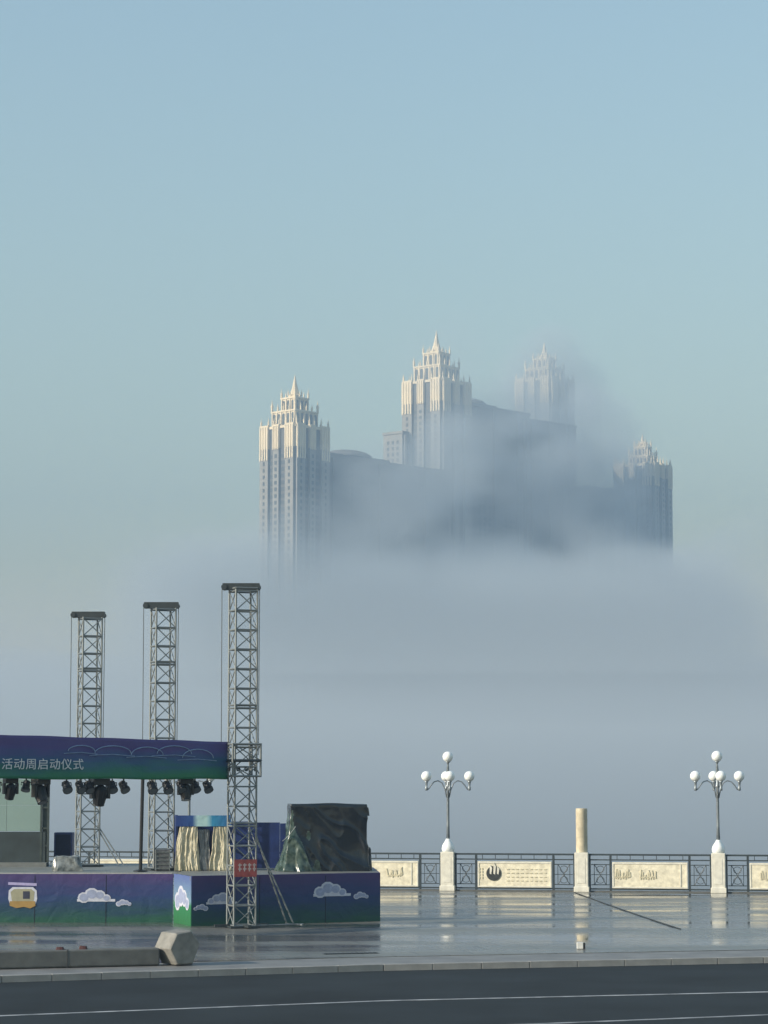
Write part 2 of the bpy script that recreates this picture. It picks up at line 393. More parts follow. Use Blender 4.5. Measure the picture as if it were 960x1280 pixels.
def bx(name, c, d, m, parent): return MB().quadbox(c, d).build(name, m, parent)
def strokes(parent, name, segs, m, w=.03, y=-.062, t=.012):
    """carved or printed strokes on the face of a slab: each stroke a small raised bar"""
    mb = MB()
    for (x0, z0, x1, z1) in segs:
        d = Vector((x1 - x0, z1 - z0)); nrm = Vector((-d.y, d.x)).normalized() * w / 2
        mb.plate([(x0 - nrm.x, z0 - nrm.y)[::1], (x0 + nrm.x, z0 + nrm.y), (x1 + nrm.x, z1 + nrm.y), (x1 - nrm.x, z1 - nrm.y)][::-1], y - t, y)
    return mb.build(name, m, parent)
CARVE = mat('carved_stroke_stone', (.61, .56, .40), .7, 0, .15, 10)  # yellowish stone of the raised strokes, close to the panel's own colour
EMBLEM = mat('dark_emblem_stone', (.03, .035, .035), .5, 0, .3, 10)
def balustrade_bay(label, s, design):
    x, y = bl(s + STEP / 2)
    root = thing('balustrade', label, 'balustrade', (x, y, 0), bl_rz, 'balustrade bays between the pedestals')
    hl = STEP / 2 - .235                            # half length between the pedestals
    bx('top_rail', (0, 0, 1.255), (2 * hl, .075, .06), IRON, root)
    bx('second_rail', (0, 0, 1.08), (2 * hl, .045, .04), IRON, root)
    bx('bottom_rail', (0, 0, .10), (2 * hl, .06, .05), IRON, root)
    bx('footing', (0, .02, .02), (2 * hl, .30, .045), CONCRETE, root)
    xs = [-hl + .035, -hl + .74, hl - .74, hl - .035]
    for k, px in enumerate(xs): bx('post', (px, 0, .64), (.075 if k in (1, 2) else .05, .07, 1.2), IRON, root)
    pk = MB().quadbox((0, 0, 1.163), (.022, .022, .124)).mesh('picket', IRON)
    for k in range(6): inst('picket', pk, root, (-hl + .74 + (2 * hl - 1.48) * (k + .5) / 6, 0, 0))
    for sgn in (-1, 1):                            # ironwork beside each pedestal
        cx = sgn * (hl - .388); w = .31
        bx('lattice_rail', (cx, 0, .92), (2 * w, .025, .03), IRON, root); bx('lattice_rail', (cx, 0, .24), (2 * w, .025, .03), IRON, root); bx('lattice_rail', (cx, 0, .58), (2 * w, .02, .022), IRON, root)
        for q in (-1, 1):
            rod('lattice_bar', (cx - q * w * .62, 0, .25), (cx + q * w * .62, 0, .91), .014, IRON, root)
            rod('lattice_upright', (cx + q * w * .66, 0, .25), (cx + q * w * .66, 0, .91), .011, IRON, root)
        ring = [(cx + .13 * math.cos(t * math.pi / 8), 0, .76 + .11 * math.sin(t * math.pi / 8)) for t in range(17)]
        MB().tube(ring, .011, 6).build('lattice_ring', IRON, root)
        ring = [(cx + .13 * math.cos(t * math.pi / 8), 0, .40 + .11 * math.sin(t * math.pi / 8)) for t in range(17)]
        MB().tube(ring, .011, 6).build('lattice_ring', IRON, root)
    pw = hl - .80
    pan = bevel(bx('stone_panel', (0, 0, .565), (2 * pw, .10, .88), GRANITE2, root), .01)
    for c, d in (((0, -.058, .97), (2 * pw - .02, .02, .05)), ((0, -.058, .16), (2 * pw - .02, .02, .05)), ((-pw + .03, -.058, .565), (.04, .02, .755)), ((pw - .03, -.058, .565), (.04, .02, .755))):
        bx('panel_border', c, d, GRANITE, pan)
    rnd = random.Random(design * 11 + 3)
    if design == 1:                                # round dark emblem with three pale flames, lines of carved characters
        disc = MB().plate([(.30 * math.cos(t * math.pi / 14) * .85 - .72, .60 + .25 * math.sin(t * math.pi / 14)) for t in range(28)][::1], -.072, -.05).build('emblem', EMBLEM, pan)
        fl = MB()
        for fx, w_, h_ in ((-.83, .05, .28), (-.70, .055, .36), (-.58, .05, .22)): fl.plate([(fx - w_ / 2, .60), (fx + w_ / 2, .56), (fx + w_ * .6 + .03, .62 + h_ * .6), (fx - .02, .62 + h_)], -.084, -.070)
        fl.build('emblem_flame', GRANITE, disc)
        for cx in (-1.22, -1.12): strokes(pan, 'carved_lettering', [(cx, .42 + .1 * k, cx, .42 + .1 * k + .07) for k in range(4)], CARVE, .035)
        strokes(pan, 'carved_lettering', [(-.28 + .16 * k, .36 + .13 * j, -.19 + .16 * k, .36 + .13 * j) for k in range(9) for j in range(4)], CARVE, .022)
    else:
        base = {2: [(-.98, 0), (-.12, 0)], 3: [(-.5, 0), (.4, 0)], 0: [(-.7, 0), (0, 0), (.8, 0)]}[design]
        for ox, _ in base:
            segs = []
            for k in range(7):
                px = ox + k * .085 - .2; z = .42 + rnd.uniform(0, .12); hgt = rnd.uniform(.12, .34)
                segs.append((px, z, px + rnd.uniform(-.07, .07), z + hgt))
            segs.append((ox - .2, .5, ox + .3, .5 + rnd.uniform(-.05, .1)))
            strokes(pan, 'carved_relief', segs, CARVE, .035)
        bx('carved_band', (pw - .24, -.058, .565), (.035, .02, .74), GRANITE, pan)
    return root
bays = {-4: ('balustrade bay with carved panel left of the lamp behind the stage', 0), -3: ('balustrade bay with carved panel far behind the stage', 2),
        -2: ('balustrade bay behind the blue stage board', 0), -1: ('balustrade bay with plain carved panel beside the tarp-covered box', 3),
        0: ('balustrade bay whose stone panel carries a round dark emblem', 1), 1: ('balustrade bay with carved cream panel between column and lamp', 2),
        2: ('balustrade bay with rough carved panel beyond the lamp at the cable end', 0)}
for k, (lb, dz) in bays.items(): balustrade_bay(lb, k * STEP, dz)

cable = tag(MB().tube([(6.42, 81.9, .015), (6.6, 78, .015), (6.78, 74, .015), (7.05, 69, .015), (7.3, 64.5, .015), (7.5, 61.5, .015)], .015, 6).build('cable', BLACK), 'thin black cable lying straight across the wet plaza', 'cable')

# ------------------------------------------------------------------ stage platform
ZD = 1.27
st = thing('stage', 'low blue and green printed stage platform with an angled wing', 'stage', (0, 0, 0))
DECK = mat('stage_deck', (.16, .17, .16), .6, 0, .2, 2)
purple, blue, teal, green = (.050, .032, .13), (.012, .036, .13), (.006, .045, .075), (.006, .07, .045)
FASC = gradient_print('stage_print', [(0, green), (.25, teal), (.55, blue), (1, purple)], 0, ZD, .09)
m0 = [(-15, 64.75), (-5.60, 64.70), (-5.60, 73.2), (-15, 73.2)]
MB().prism(m0, ZD - .1, ZD).build('deck', DECK, st)
wing = [(-5.02, 62.95), (-.14, 65.3), (-.36, 69.6), (-5.55, 69.6), (-5.55, 64.66)]
MB().prism(wing, ZD - .1, ZD + .012).build('deck', DECK, st)
def vpanel(name, p, q, z0, z1, m, parent, t=.05, out=0.):
    """upright board from p to q (plan), front on the right-hand side of q-p seen from above"""
    d = Vector((q[0] - p[0], q[1] - p[1], 0)); L = d.length; rz = math.atan2(d.y, d.x)
    o = MB().quadbox((L / 2, t / 2 - out, (z1 - z0) / 2), (L, t, z1 - z0)).build(name, m, parent, (p[0], p[1], z0), rz)
    return o
f1 = vpanel('front_panel', (-15, 64.66), (-5.62, 64.62), 0, ZD + .005, FASC, st)
f2 = vpanel('front_panel', (-4.98, 62.9), (-.10, 65.25), 0, ZD + .02, FASC, st)
SIDE = gradient_print('stage_side_print', [(0, (.015, .12, .04)), (.42, (.02, .16, .065)), (.5, (.14, .24, .32)), (1, (.08, .12, .29))], 0, ZD, .02)
f3 = vpanel('side_panel', (-5.60, 64.62), (-5.00, 62.9), 0, ZD + .012, SIDE, st)
f4 = vpanel('side_panel', (-.10, 65.25), (-.31, 69.6), 0, ZD + .008, FASC, st)
bx('edge_trim', (-10.3, 64.72, ZD + .02), (9.3, .06, .03), mat('pale_edge_trim', (.34, .35, .34), .5, .1), st)
SEAM = mat('panel_seam', (.004, .006, .018), .7)
for fp, L_ in ((f1, 9.3), (f2, 5.3)):
    for k in range(1, int(L_ / 1.9) + 1): bx('panel_seam', (k * 1.9, -.002, .62), (.014, .008, 1.24), SEAM, fp)
def cloud_outline(parts, n=10):
    """list of circles cx,cz,r -> list of closed outlines"""
    return [[(cx + r * math.cos(2 * math.pi * k / n), cz + r * .85 * math.sin(2 * math.pi * k / n)) for k in range(n)] for cx, cz, r in parts]
def cloud(parent, x, z, s, mirror=1, tail=True):
    big = MB(); small = MB()
    cs = [(-.22, -.02, .13), (-.06, .05, .15), (.10, .03, .12), (.24, -.03, .09)]
    for k, o in enumerate(cloud_outline([(x + mirror * a * s, z + b * s, r * s) for a, b, r in cs])): big.plate(o, -.008 - .0006 * k, 0)
    for k, o in enumerate(cloud_outline([(x + mirror * a * s, z + b * s, r * s * .72) for a, b, r in cs])): small.plate(o, -.013 - .0006 * k, -.0105)
    if tail: big.plate([(x - .36 * s, z - .10 * s), (x + .42 * s, z - .10 * s), (x + .42 * s, z - .05 * s), (x - .36 * s, z - .05 * s)], -.007, 0)
    c = big.build('printed_cloud', PRINTWHITE, parent); small.build('printed_cloud_fill', PRINTEDGE, c); return c
cloud(f1, 15 - 7.70, .68, 1.3); cloud(f1, 15 - 6.92, .50, .62, tail=False)
cloud(f2, .80, .66, 1.1, -1); cloud(f2, .25, .46, .6, -1, False)
cloud(f2, 3.95, .83, 1.4); cloud(f2, 4.85, .68, .65, tail=False)
cloud(f3, .93, .62, 2.2, tail=False)
# small printed picture: pale arched cabin with a dark window on a yellow wavy base under a lilac bar
lx = 15 - 9.63; pic = MB().plate([(lx - .33, .50), (lx + .36, .48), (lx + .40, .62), (lx + .38, .84), (lx + .28, .93), (lx - .26, .93), (lx - .36, .84), (lx - .37, .62)], -.008, 0).build('printed_picture', PRINTWHITE, f1)
MB().plate([(lx - .27, .54), (lx + .30, .54), (lx + .33, .80), (lx + .24, .88), (lx - .22, .88), (lx - .31, .80)], -.011, -.009).build('printed_picture_fill', mat('print_olive', (.30, .29, .20), .55), pic)
MB().plate([(lx + .02, .62), (lx + .20, .62), (lx + .20, .82), (lx + .02, .82)], -.014, -.0125).build('printed_window', mat('print_dark', (.03, .035, .06), .5), pic)
MB().plate([(lx - .33, .44), (lx - .15, .38), (lx + .05, .41), (lx + .22, .37), (lx + .36, .44), (lx + .34, .56), (lx - .33, .56)], -.0165, -.0145).build('printed_base', mat('print_ochre', (.32, .20, .06), .55), pic)
MB().plate([(lx - .38, .99), (lx + .38, .96), (lx + .38, 1.03), (lx - .38, 1.06)], -.008, 0).build('printed_bar', mat('print_lilac', (.36, .33, .55), .55), f1)

# ------------------------------------------------------------------ lifting towers
def truss_tower(label, x, y, z0, zt, rz, side=.56, braces_to=None, group='aluminium lifting towers of the stage'):
    root = thing('truss_tower', label, 'truss tower', (x, y, z0), rz, group)
    h = side / 2; H = zt - z0 - .17
    cs = [(-h, -h), (h, -h), (h, h), (-h, h)]
    for cx, cy in cs: rod('upright', (cx, cy, .02), (cx, cy, H), .027, ALU, root)
    n = round(H / .52); dz = (H - .1) / n
    for k in range(n + 1):
        z = .06 + k * dz
        for i in range(4):
            a, b = cs[i], cs[(i + 1) % 4]
            rod('rung', (*a, z), (*b, z), .024, ALU, root)
            if k % 6 == 5: rod('joint_rung', (*a, z + .075), (*b, z + .075), .024, ALU, root)
            if k < n and i in (0, 3, 1):
                rod('diagonal', (*a, z), (*b, z + dz), .0155, ALU, root)
                if i != 1: rod('diagonal', (*b, z), (*a, z + dz), .0155, ALU, root)
    cp = MB().quadbox((-.06, 0, H + .085), (.96, .26, .17)).build('head_beam', DARKSTEEL, root, (0, 0, 0), -rz)
    for q in (-.50, .38): rod('pulley', (q, -.16, H + .07), (q, .16, H + .07), .075, DARKSTEEL, cp, 10)
    for q in (-.56, .42):
        c, s = math.cos(-rz), math.sin(-rz)
        rod('hoist_wire', (q * c, q * s, H + .02), ((q * .98) * c, (q * .98) * s, 4.4 - z0), .011, DARKSTEEL, root)
    base = MB().quadbox((0, 0, .035), (side + .22, side + .22, .05)).build('base_plate', DARKSTEEL, root)
    return root
TCX, TCY = -3.66, 62.35
tc_ = truss_tower('bare aluminium lifting tower with red notice, standing on the wet plaza', TCX, TCY, 0, 8.85, R(21), .58)
for sx in (-1, 1):                                   # outrigger feet
    bx('outrigger', (sx * .52, 0, .06), (.40, .09, .07), DARKSTEEL, tc_)
    bx('outrigger', (0, sx * .52, .064), (.09, .40, .07), DARKSTEEL, tc_)
inv = Matrix.Rotation(-R(21), 4, 'Z')
def L(x, y, z): return tuple(inv @ Vector((x - TCX, y - TCY, z)))
for dx in (0, .20):                                   # two raking stays
    rod('raking_stay', L(TCX + .34 + dx * .35, TCY + .05, 2.2 - dx * 1.2 + .2), L(-2.52 + dx * .9, 63.0 - dx * .3, .06), .021, ALU, tc_)
rod('ground_bar', L(TCX + .3, TCY + .05, .05), L(-2.1, 63.0, .05), .024, ALU, tc_)
rod('ground_bar', L(-2.56, 63.2, .05), L(-2.1, 62.6, .05), .024, ALU, tc_)
# sleeve block riding on the tower at banner height
slv = thing('sleeve_block', 'square truss sleeve riding on the tower beside the banner end', 'truss sleeve', (TCX, TCY, 3.84), R(21))
h = .375
for cx, cy in ((-h, -h), (h, -h), (h, h), (-h, h)):
    rod('upright', (cx, cy, 0), (cx, cy, .86), .03, ALU, slv)
for i, (a, b) in enumerate((((-h, -h), (h, -h)), ((h, -h), (h, h)), ((h, h), (-h, h)), ((-h, h), (-h, -h)))):
    for z in (.02, .42, .84): rod('rung', (*a, z), (*b, z), .03 if z != .42 else .04, ALU if z != .42 else DARKSTEEL, slv)
    rod('diagonal', (*a, .02), (*b, .42), .016, ALU, slv); rod('diagonal', (*b, .42), (*a, .84), .016, ALU, slv)
    c = Vector((a[0] + b[0], a[1] + b[1], 0)) * .47
    rod('guide_roller', (c.x * .94, c.y * .94, .2), (c.x * 1.0, c.y * 1.0, .2 + .001), .06, DARKSTEEL, slv, 10)
truss_tower('aluminium lifting tower on the stage behind the dark pole', -6.22, 67.6, ZD + .002, 8.75, R(21), .56)
ta = truss_tower('aluminium lifting tower on the stage beside the navy cabinet', -8.62, 70.4, ZD + .002, 8.68, R(21), .56)
for dx in (0, .16):
    rod('raking_stay', tuple(inv @ Vector((.3, -.1, 1.0 + dx * .6 + .1))), tuple(inv @ Vector((.95 + dx * .9, -.3, .05))), .02, ALU, ta)
# red notice on the tower
ntc = thing('notice_board', 'faded red notice tied to the lifting tower', 'sign', (TCX, TCY, 0), R(21))
RED = mat('red_notice', (.30, .06, .055), .6, 0, .25, 8); nb = MB().quadbox((0, -.335, 1.52), (.60, .012, .44)).build('board', RED, ntc)
strokes(ntc, 'lettering', [(-.2 + .13 * k, 1.60, -.11 + .13 * k, 1.60) for k in range(4)] + [(-.2 + .13 * k, 1.50, -.11 + .13 * k, 1.50) for k in range(4)] + [(-.16 + .13 * k, 1.44, -.16 + .13 * k, 1.64) for k in range(4)], mat('notice_white', (.5, .42, .40), .6), .03, -.3415, .003)

# ------------------------------------------------------------------ banner with writing, roof truss and stage lights
B0 = Vector((-4.02, 62.25, 0)); B1 = Vector((-11.6, 55.4, 0))
bd = (B0 - B1).normalized(); bl_len = (B0 - B1).length; brz = math.atan2(bd.y, bd.x)
BAN = gradient_print('banner_print', [(0, (.012, .16, .075)), (.20, (.014, .135, .125)), (.45, (.026, .088, .20)), (.75, (.062, .055, .21)), (1, (.072, .045, .17))], 0, 1.0, .10)
bn = thing('banner', 'long purple, blue and green printed banner with white writing over the stage', 'banner', (B1.x, B1.y, 3.80), brz)
nx, nz = 120, 14; vv = []; ff = []
for j in range(nz + 1):
    for i in range(nx + 1):
        u = i / nx; v = j / nz; x = u * bl_len
        top = .94 + .14 * (1 - u) ** 1.0; bot = -.02 + .012 * math.sin(x * 2.2)
        vv.append((x, .018 * math.sin(x * 1.9 + v * 2) + .010 * math.sin(x * 5.3 + 3 * v), bot + (top - bot) * v + .006 * math.sin(x * 3.1) * v))
for j in range(nz):
    for i in range(nx): k = j * (nx + 1) + i; ff.append((k, k + 1, k + nx + 2, k + nx + 1))
me = bpy.data.meshes.new('cloth'); me.from_pydata(vv, [], ff); me.materials.append(BAN); me.polygons.foreach_set('use_smooth', [True] * len(ff))
cl = inst('cloth', me, bn); sm = cl.modifiers.new('thickness', 'SOLIDIFY'); sm.thickness = .008
cu = bpy.data.curves.new('writing', 'FONT'); cu.body = '活动周启动仪式'; cu.size = .285; cu.extrude = .003; cu.space_character = 1.06
tmp = bpy.data.objects.new('writing_tmp', cu); COL.objects.link(tmp); bpy.context.view_layer.update()
tm = bpy.data.meshes.new_from_object(tmp.evaluated_get(bpy.context.evaluated_depsgraph_get())); bpy.data.objects.remove(tmp)
tm.materials.clear(); tm.materials.append(mat('banner_white', (.62, .64, .66), .5, 0, .05))
wx = [v.co.x for v in tm.vertices]; print('writing', min(wx), max(wx))
wsc = 2.36 / (max(wx) - min(wx)); wr = inst('writing', tm, bn, (3.30 - min(wx) * wsc, -.05, .235), 0, (wsc, 1, 1)); wr.rotation_euler = (R(90), 0, 0)
LINEP = mat('banner_line_print', (.22, .31, .46), .55, 0, .2, 6)
for cx, cz, w, hh in ((6.55, .62, .55, .18), (7.6, .58, .5, .20), (8.45, .62, .55, .2), (9.2, .52, .5, .22), (5.6, .66, .4, .14)):
    arc = [(cx + w * math.cos(t * math.pi / 10), -.045, cz + hh * math.sin(t * math.pi / 10)) for t in range(11)]
    MB().tube(arc, .012, 4).build('printed_line', LINEP, bn)
    MB().tube([(cx - w * 1.3, -.045, cz - .06), (cx, -.045, cz - .03), (cx + w * 1.2, -.045, cz - .07)], .009, 4).build('printed_line', LINEP, bn)
rt = thing('roof_truss', 'horizontal aluminium truss behind the printed banner', 'truss', (B1.x, B1.y, 3.86), brz)
for yy in (.16, .62):
    for z in (.04, .50): rod('chord', (0, yy, z), (bl_len - .15, yy, z), .027, ALU, rt)
for k in range(18):
    x = .2 + k * (bl_len - .6) / 17
    for z in (.04, .50): rod('rung', (x, .16, z), (x, .62, z), .018, ALU, rt)
    for yy in (.16, .62): rod('rung', (x, yy, .04), (x, yy, .50), .018, ALU, rt)
rod('light_bar', (0, .40, -.02), (bl_len - .25, .40, -.02), .03, DARKSTEEL, rt)
def bworld(x, off, z): p = B1 + bd * x + Vector((-bd.y, bd.x, 0)) * off; return (p.x, p.y, 3.86 + z)
LENS = mat('lamp_lens', (.10, .12, .14), .15, 0, .1)
def par_light(label, x, s, tilt, yaw):
    root = thing('stage_light', label, 'stage light', bworld(x, .40, -.05), yaw, 'dark stage lights hanging under the banner')
    rod('clamp', (0, 0, -.02), (0, 0, -.12 * s), .022 * s, BLACK, root)
    MB().tube([(-.13 * s, 0, -.20 * s), (-.13 * s, 0, -.12 * s), (.13 * s, 0, -.12 * s), (.13 * s, 0, -.20 * s)], .016 * s, 5).build('yoke', BLACK, root)
    can = MB().lathe([(.05 * s, -.15 * s), (.095 * s, -.12 * s), (.105 * s, .06 * s), (.125 * s, .08 * s), (.125 * s, .15 * s)], 10).build('can', BLACK, root, (0, 0, -.21 * s))
    can.rotation_euler = (R(tilt), R(12), 0)
    MB().lathe([(.11 * s, 0), (.10 * s, .006)], 10).build('lens', LENS, can, (0, 0, .146 * s))
    return root
def moving_head(label, x, s, tilt, yaw):
    root = thing('moving_head_light', label, 'stage light', bworld(x, .40, -.05), yaw, 'large moving-head lights hanging under the banner')
    bevel(bx('base', (0, 0, -.08 * s), (.34 * s, .26 * s, .13 * s), BLACK, root), .015)
    for q in (-1, 1): bevel(bx('yoke_arm', (q * .17 * s, 0, -.27 * s), (.06 * s, .14 * s, .28 * s), BLACK, root), .012)
    hd = MB().lathe([(.06 * s, -.2 * s), (.13 * s, -.14 * s), (.135 * s, .06 * s), (.115 * s, .18 * s), (.12 * s, .2 * s)], 12).build('head', BLACK, root, (0, 0, -.34 * s))
    hd.rotation_euler = (R(180 + tilt), 0, 0); MB().lathe([(.10 * s, 0), (.09 * s, .008)], 12).build('lens', LENS, hd, (0, 0, .198 * s)); return root
par_light('small stage can light above the screen', 3.45, .95, 150, .3)
moving_head('moving-head light in front of the pale screen', 3.85, .95, 25, .5)
par_light('small stage can light above the screen', 4.3, .9, 160, .3)
moving_head('moving-head light beside the screen edge, tilted towards the stage', 4.72, 1.15, -25, .8)
for x_ in (5.48, 5.88): par_light('diamond-shaped can light in front of the tower with the raking stays', x_, 1.0, 135, .6 + x_ % .3)
moving_head('biggest moving-head light, hanging alone between the two stage towers', 6.48, 1.25, 20, .5)
for x_ in (6.15, 6.85, 7.2): par_light('diamond-shaped can light next to the biggest moving-head light', x_, 1.0, 140, .6 + x_ % .4)
for x_ in (8.08, 8.56): par_light('diamond-shaped can light in front of the tower behind the dark pole', x_, 1.05, 138, .6 + x_ % .4)
moving_head('moving-head light with ribbed grey head near the banner end', 9.15, 1.05, -15, .4)
for x_ in (9.0, 9.45, 9.85): par_light('diamond-shaped can light near the banner end by the sleeve', x_, 1.0, 140, .6 + x_ % .4)

# ------------------------------------------------------------------ things on the stage
sc_ = thing('stage_screen', 'large grey-green screen wall at the back of the stage', 'screen', (-11.4, 70.5, ZD + .002))
SCR = mat('screen_glass', (.20, .285, .265), .35, 0, .10, .6); SCRLOW = mat('screen_base_cloth', (.022, .035, .038), .6, 0, .3, 2); FRM = mat('screen_frame', (.05, .065, .06), .5, .3, .2, 8)
for i in range(3):
    for j in range(2): bx('screen_panel', (-1.25 + i * 1.005 + .15, 0, 1.39 + j * .755), (.997, .08, .749), SCR, sc_)
bx('base_board', (-.05, .0, .51), (3.2, .10, .98), SCRLOW, sc_)
bx('base_plinth', (-.05, -.1, .06), (3.35, .5, .12), mat('plinth_grey', (.14, .15, .145), .6), sc_)
for px in (1.42, 1.62): bx('frame_post', (px, -.02, 1.15), (.06, .08, 2.26), FRM, sc_)
for z in (.6, 1.1, 1.7, 2.2): bx('frame_rung', (1.52, -.02, z), (.14, .05, .05), FRM, sc_)
bx('wing_board', (1.52, .06, 1.15), (.14, .04, 2.2), mat('wing_cloth', (.06, .08, .075), .6), sc_)
cb = thing('speaker_cabinet', 'navy cabinet standing between screen and lifting tower', 'cabinet', (-9.40, 71.2, ZD + .002))
bevel(bx('body', (0, 0, .49), (.54, .5, .96), NAVY, cb), .02); bx('foot', (0, 0, .012), (.5, .44, .02), BLACK, cb); bx('grille', (0, -.257, .5), (.44, .012, .82), mat('grille_cloth', (.008, .013, .04), .8, 0, .3, 40), cb)
def crumple(name, c, size, m, parent=None, seed=1, amp=.06, n=26, mm=18, taper=.8):
    """loose plastic wrapped over something box-shaped: superellipsoid with creases, flat on the ground"""
    from mathutils import noise
    v = []; f = []
    for j in range(mm + 1):
        t = j / mm
        for i in range(n):
            a = 2 * math.pi * i / n; ca, sa = math.cos(a), math.sin(a)
            e = .45
            x = math.copysign(abs(ca) ** e, ca); y = math.copysign(abs(sa) ** e, sa)
            if t < .75: r = 1 - (1 - taper) * (t / .75); z = t / .75
            else: r = taper * (1 - (t - .75) / .25); z = 1 + .03 * (1 - r)
            p = Vector((x * r * size[0] / 2, y * r * size[1] / 2, z * size[2]))
            q = noise.noise_vector(Vector((p.x * 3 + seed, p.y * 3, p.z * 2.2))) * amp + noise.noise_vector(Vector((p.x * 8, p.y * 8 + seed, p.z * 5))) * amp * .5
            if j == 0: q.z = 0
            v.append((p.x + q.x, p.y + q.y, max(0, p.z + q.z * (.5 if t < .75 else .8))))
    for j in range(mm):
        for i in range(n): i2 = (i + 1) % n; f.append((j * n + i, j * n + i2, (j + 1) * n + i2, (j + 1) * n + i))
    f.append(tuple(reversed(range(n)))); f.append(tuple(mm * n + i for i in range(n)))
    me = bpy.data.meshes.new(name); me.from_pydata(v, [], f); me.materials.append(m)
    return inst(name, me, parent, c)
WRAP = mat('clear_wrap', (.05, .06, .06), .25, 0, .5, 7, .2, col2=(.26, .28, .275))
tag(crumple('wrapped_equipment', (-8.72, 66.9, ZD + .002), (.86, .5, .40), WRAP, seed=3, amp=.08), 'low heap of equipment under crumpled grey plastic on the stage edge', 'wrapped bundle')
pl = thing('dark_pole', 'thick dark vertical pole from stage to banner', 'pole', (-6.66, 66.3, ZD + .014))
rod('shaft', (0, 0, 0), (.04, -.02, 2.62), .05, BLACK, pl, 10); MB().lathe([(.2, 0), (.2, .02), (.07, .05)], 14).build('foot', BLACK, pl)
wb = thing('winch_box', 'grey mesh crate standing at the foot of the tower behind the dark pole', 'crate', (-6.12, 66.95, ZD + .002), R(8))
bevel(bx('body', (0, 0, .30), (.40, .34, .56), mat('crate_grey', (.10, .105, .11), .6, .2, .3, 14), wb), .01)
for k in range(5): bx('crate_bar', (0, -.178, .08 + k * .11), (.40, .016, .025), ALU, wb)
for k in (-1, 1): bx('crate_stile', (k * .19, -.180, .30), (.025, .02, .57), ALU, wb)
# booth with a coloured header and pale drapes
bo = thing('draped_booth', 'booth with blue and white header board and cream drapes behind the tower', 'booth', (-5.02, 67.0, ZD + .014), R(10))
def colour_bars(name, stops, x0, x1):
    m = gradient_print(name, stops, x0, x1, 0.0); n = m.node_tree.nodes
    sp = [q for q in n if q.type == 'SEPXYZ'][0]; mr = [q for q in n if q.type == 'MAP_RANGE'][0]
    m.node_tree.links.new(sp.outputs['X'], mr.inputs['Value']); return m
HDR = colour_bars('header_print', [(0, (.02, .05, .20)), (.30, (.025, .08, .26)), (.40, (.42, .62, .62)), (.55, (.42, .62, .60)), (.66, (.03, .24, .42)), (1, (.03, .12, .30))], -.76, .76)
bx('header_board', (0, -.22, 1.36), (1.52, .05, .30), HDR, bo)
bx('back_board', (0, .22, .75), (1.52, .05, 1.50), NAVY, bo)
for q in (-.73, .73): bx('side_post', (q, 0, .76), (.05, .42, 1.52), NAVY, bo)
DRAPE = mat('cream_drape', (.38, .34, .22), .6, 0, .35, 5, .2, col2=(.66, .60, .44), detail=6)
def drape(x0, x1, z1, seed, parent, m=DRAPE, waist=.8, y=-.24):
    rnd = random.Random(seed); v = []; f = []; nx, nz = 60, 30; ph = [rnd.uniform(0, 6) for _ in range(5)]
    for j in range(nz + 1):
        t = j / nz
        for i in range(nx + 1):
            u = i / nx; w = 1 - (1 - waist) * t
            x = (x0 + x1) / 2 + (u - .5) * (x1 - x0) * w + .01 * math.sin(ph[3] + t * 6)
            q_ = mnoise.noise(Vector((u * 4.5 + seed, t * .9, seed))); q2 = mnoise.noise(Vector((u * 11 + seed, t * 2.2, 3 + seed)))
            d = .16 * abs(q_) + .03 * abs(q2) + .02 * mnoise.noise(Vector((u * 25, t * 14, seed)))
            x += .05 * mnoise.noise(Vector((t * 2.5, u * 2, seed + 7)))
            v.append((x, y + d * (1.1 - .5 * t) - .10 * (1 - t), t * z1))
    for j in range(nz):
        for i in range(nx): k = j * (nx + 1) + i; f.append((k, k + 1, k + nx + 2, k + nx + 1))
    me = bpy.data.meshes.new('drape'); me.from_pydata(v, [], f); me.materials.append(m); me.polygons.foreach_set('use_smooth', [True] * len(f))
    o = inst('drape', me, parent); q = o.modifiers.new('thickness', 'SOLIDIFY'); q.thickness = .006; return o
drape(-.80, -.06, 1.21, 1, bo, waist=.66); drape(-.14, .20, 1.12, 2, bo, m=mat('grey_drape', (.16, .17, .17), .5, 0, .3, 6, .2, col2=(.36, .36, .35)), waist=.8, y=-.16); drape(.16, .80, 1.21, 5, bo, waist=.6)
nv = thing('backdrop_board', 'plain navy backdrop board behind tower and tarp-covered box', 'backdrop', (-3.4, 68.6, ZD + .014), R(3))
for k in range(3): bx('board_panel', (-.9 + k * .9, 0, .66 - k * .012), (.894, .06, 1.31 - k * .03), NAVY, nv)
for k in (-1, 1): rod('back_prop', (k * .8, .05, 1.1), (k * .8, .75, .02), .025, DARKSTEEL, nv)
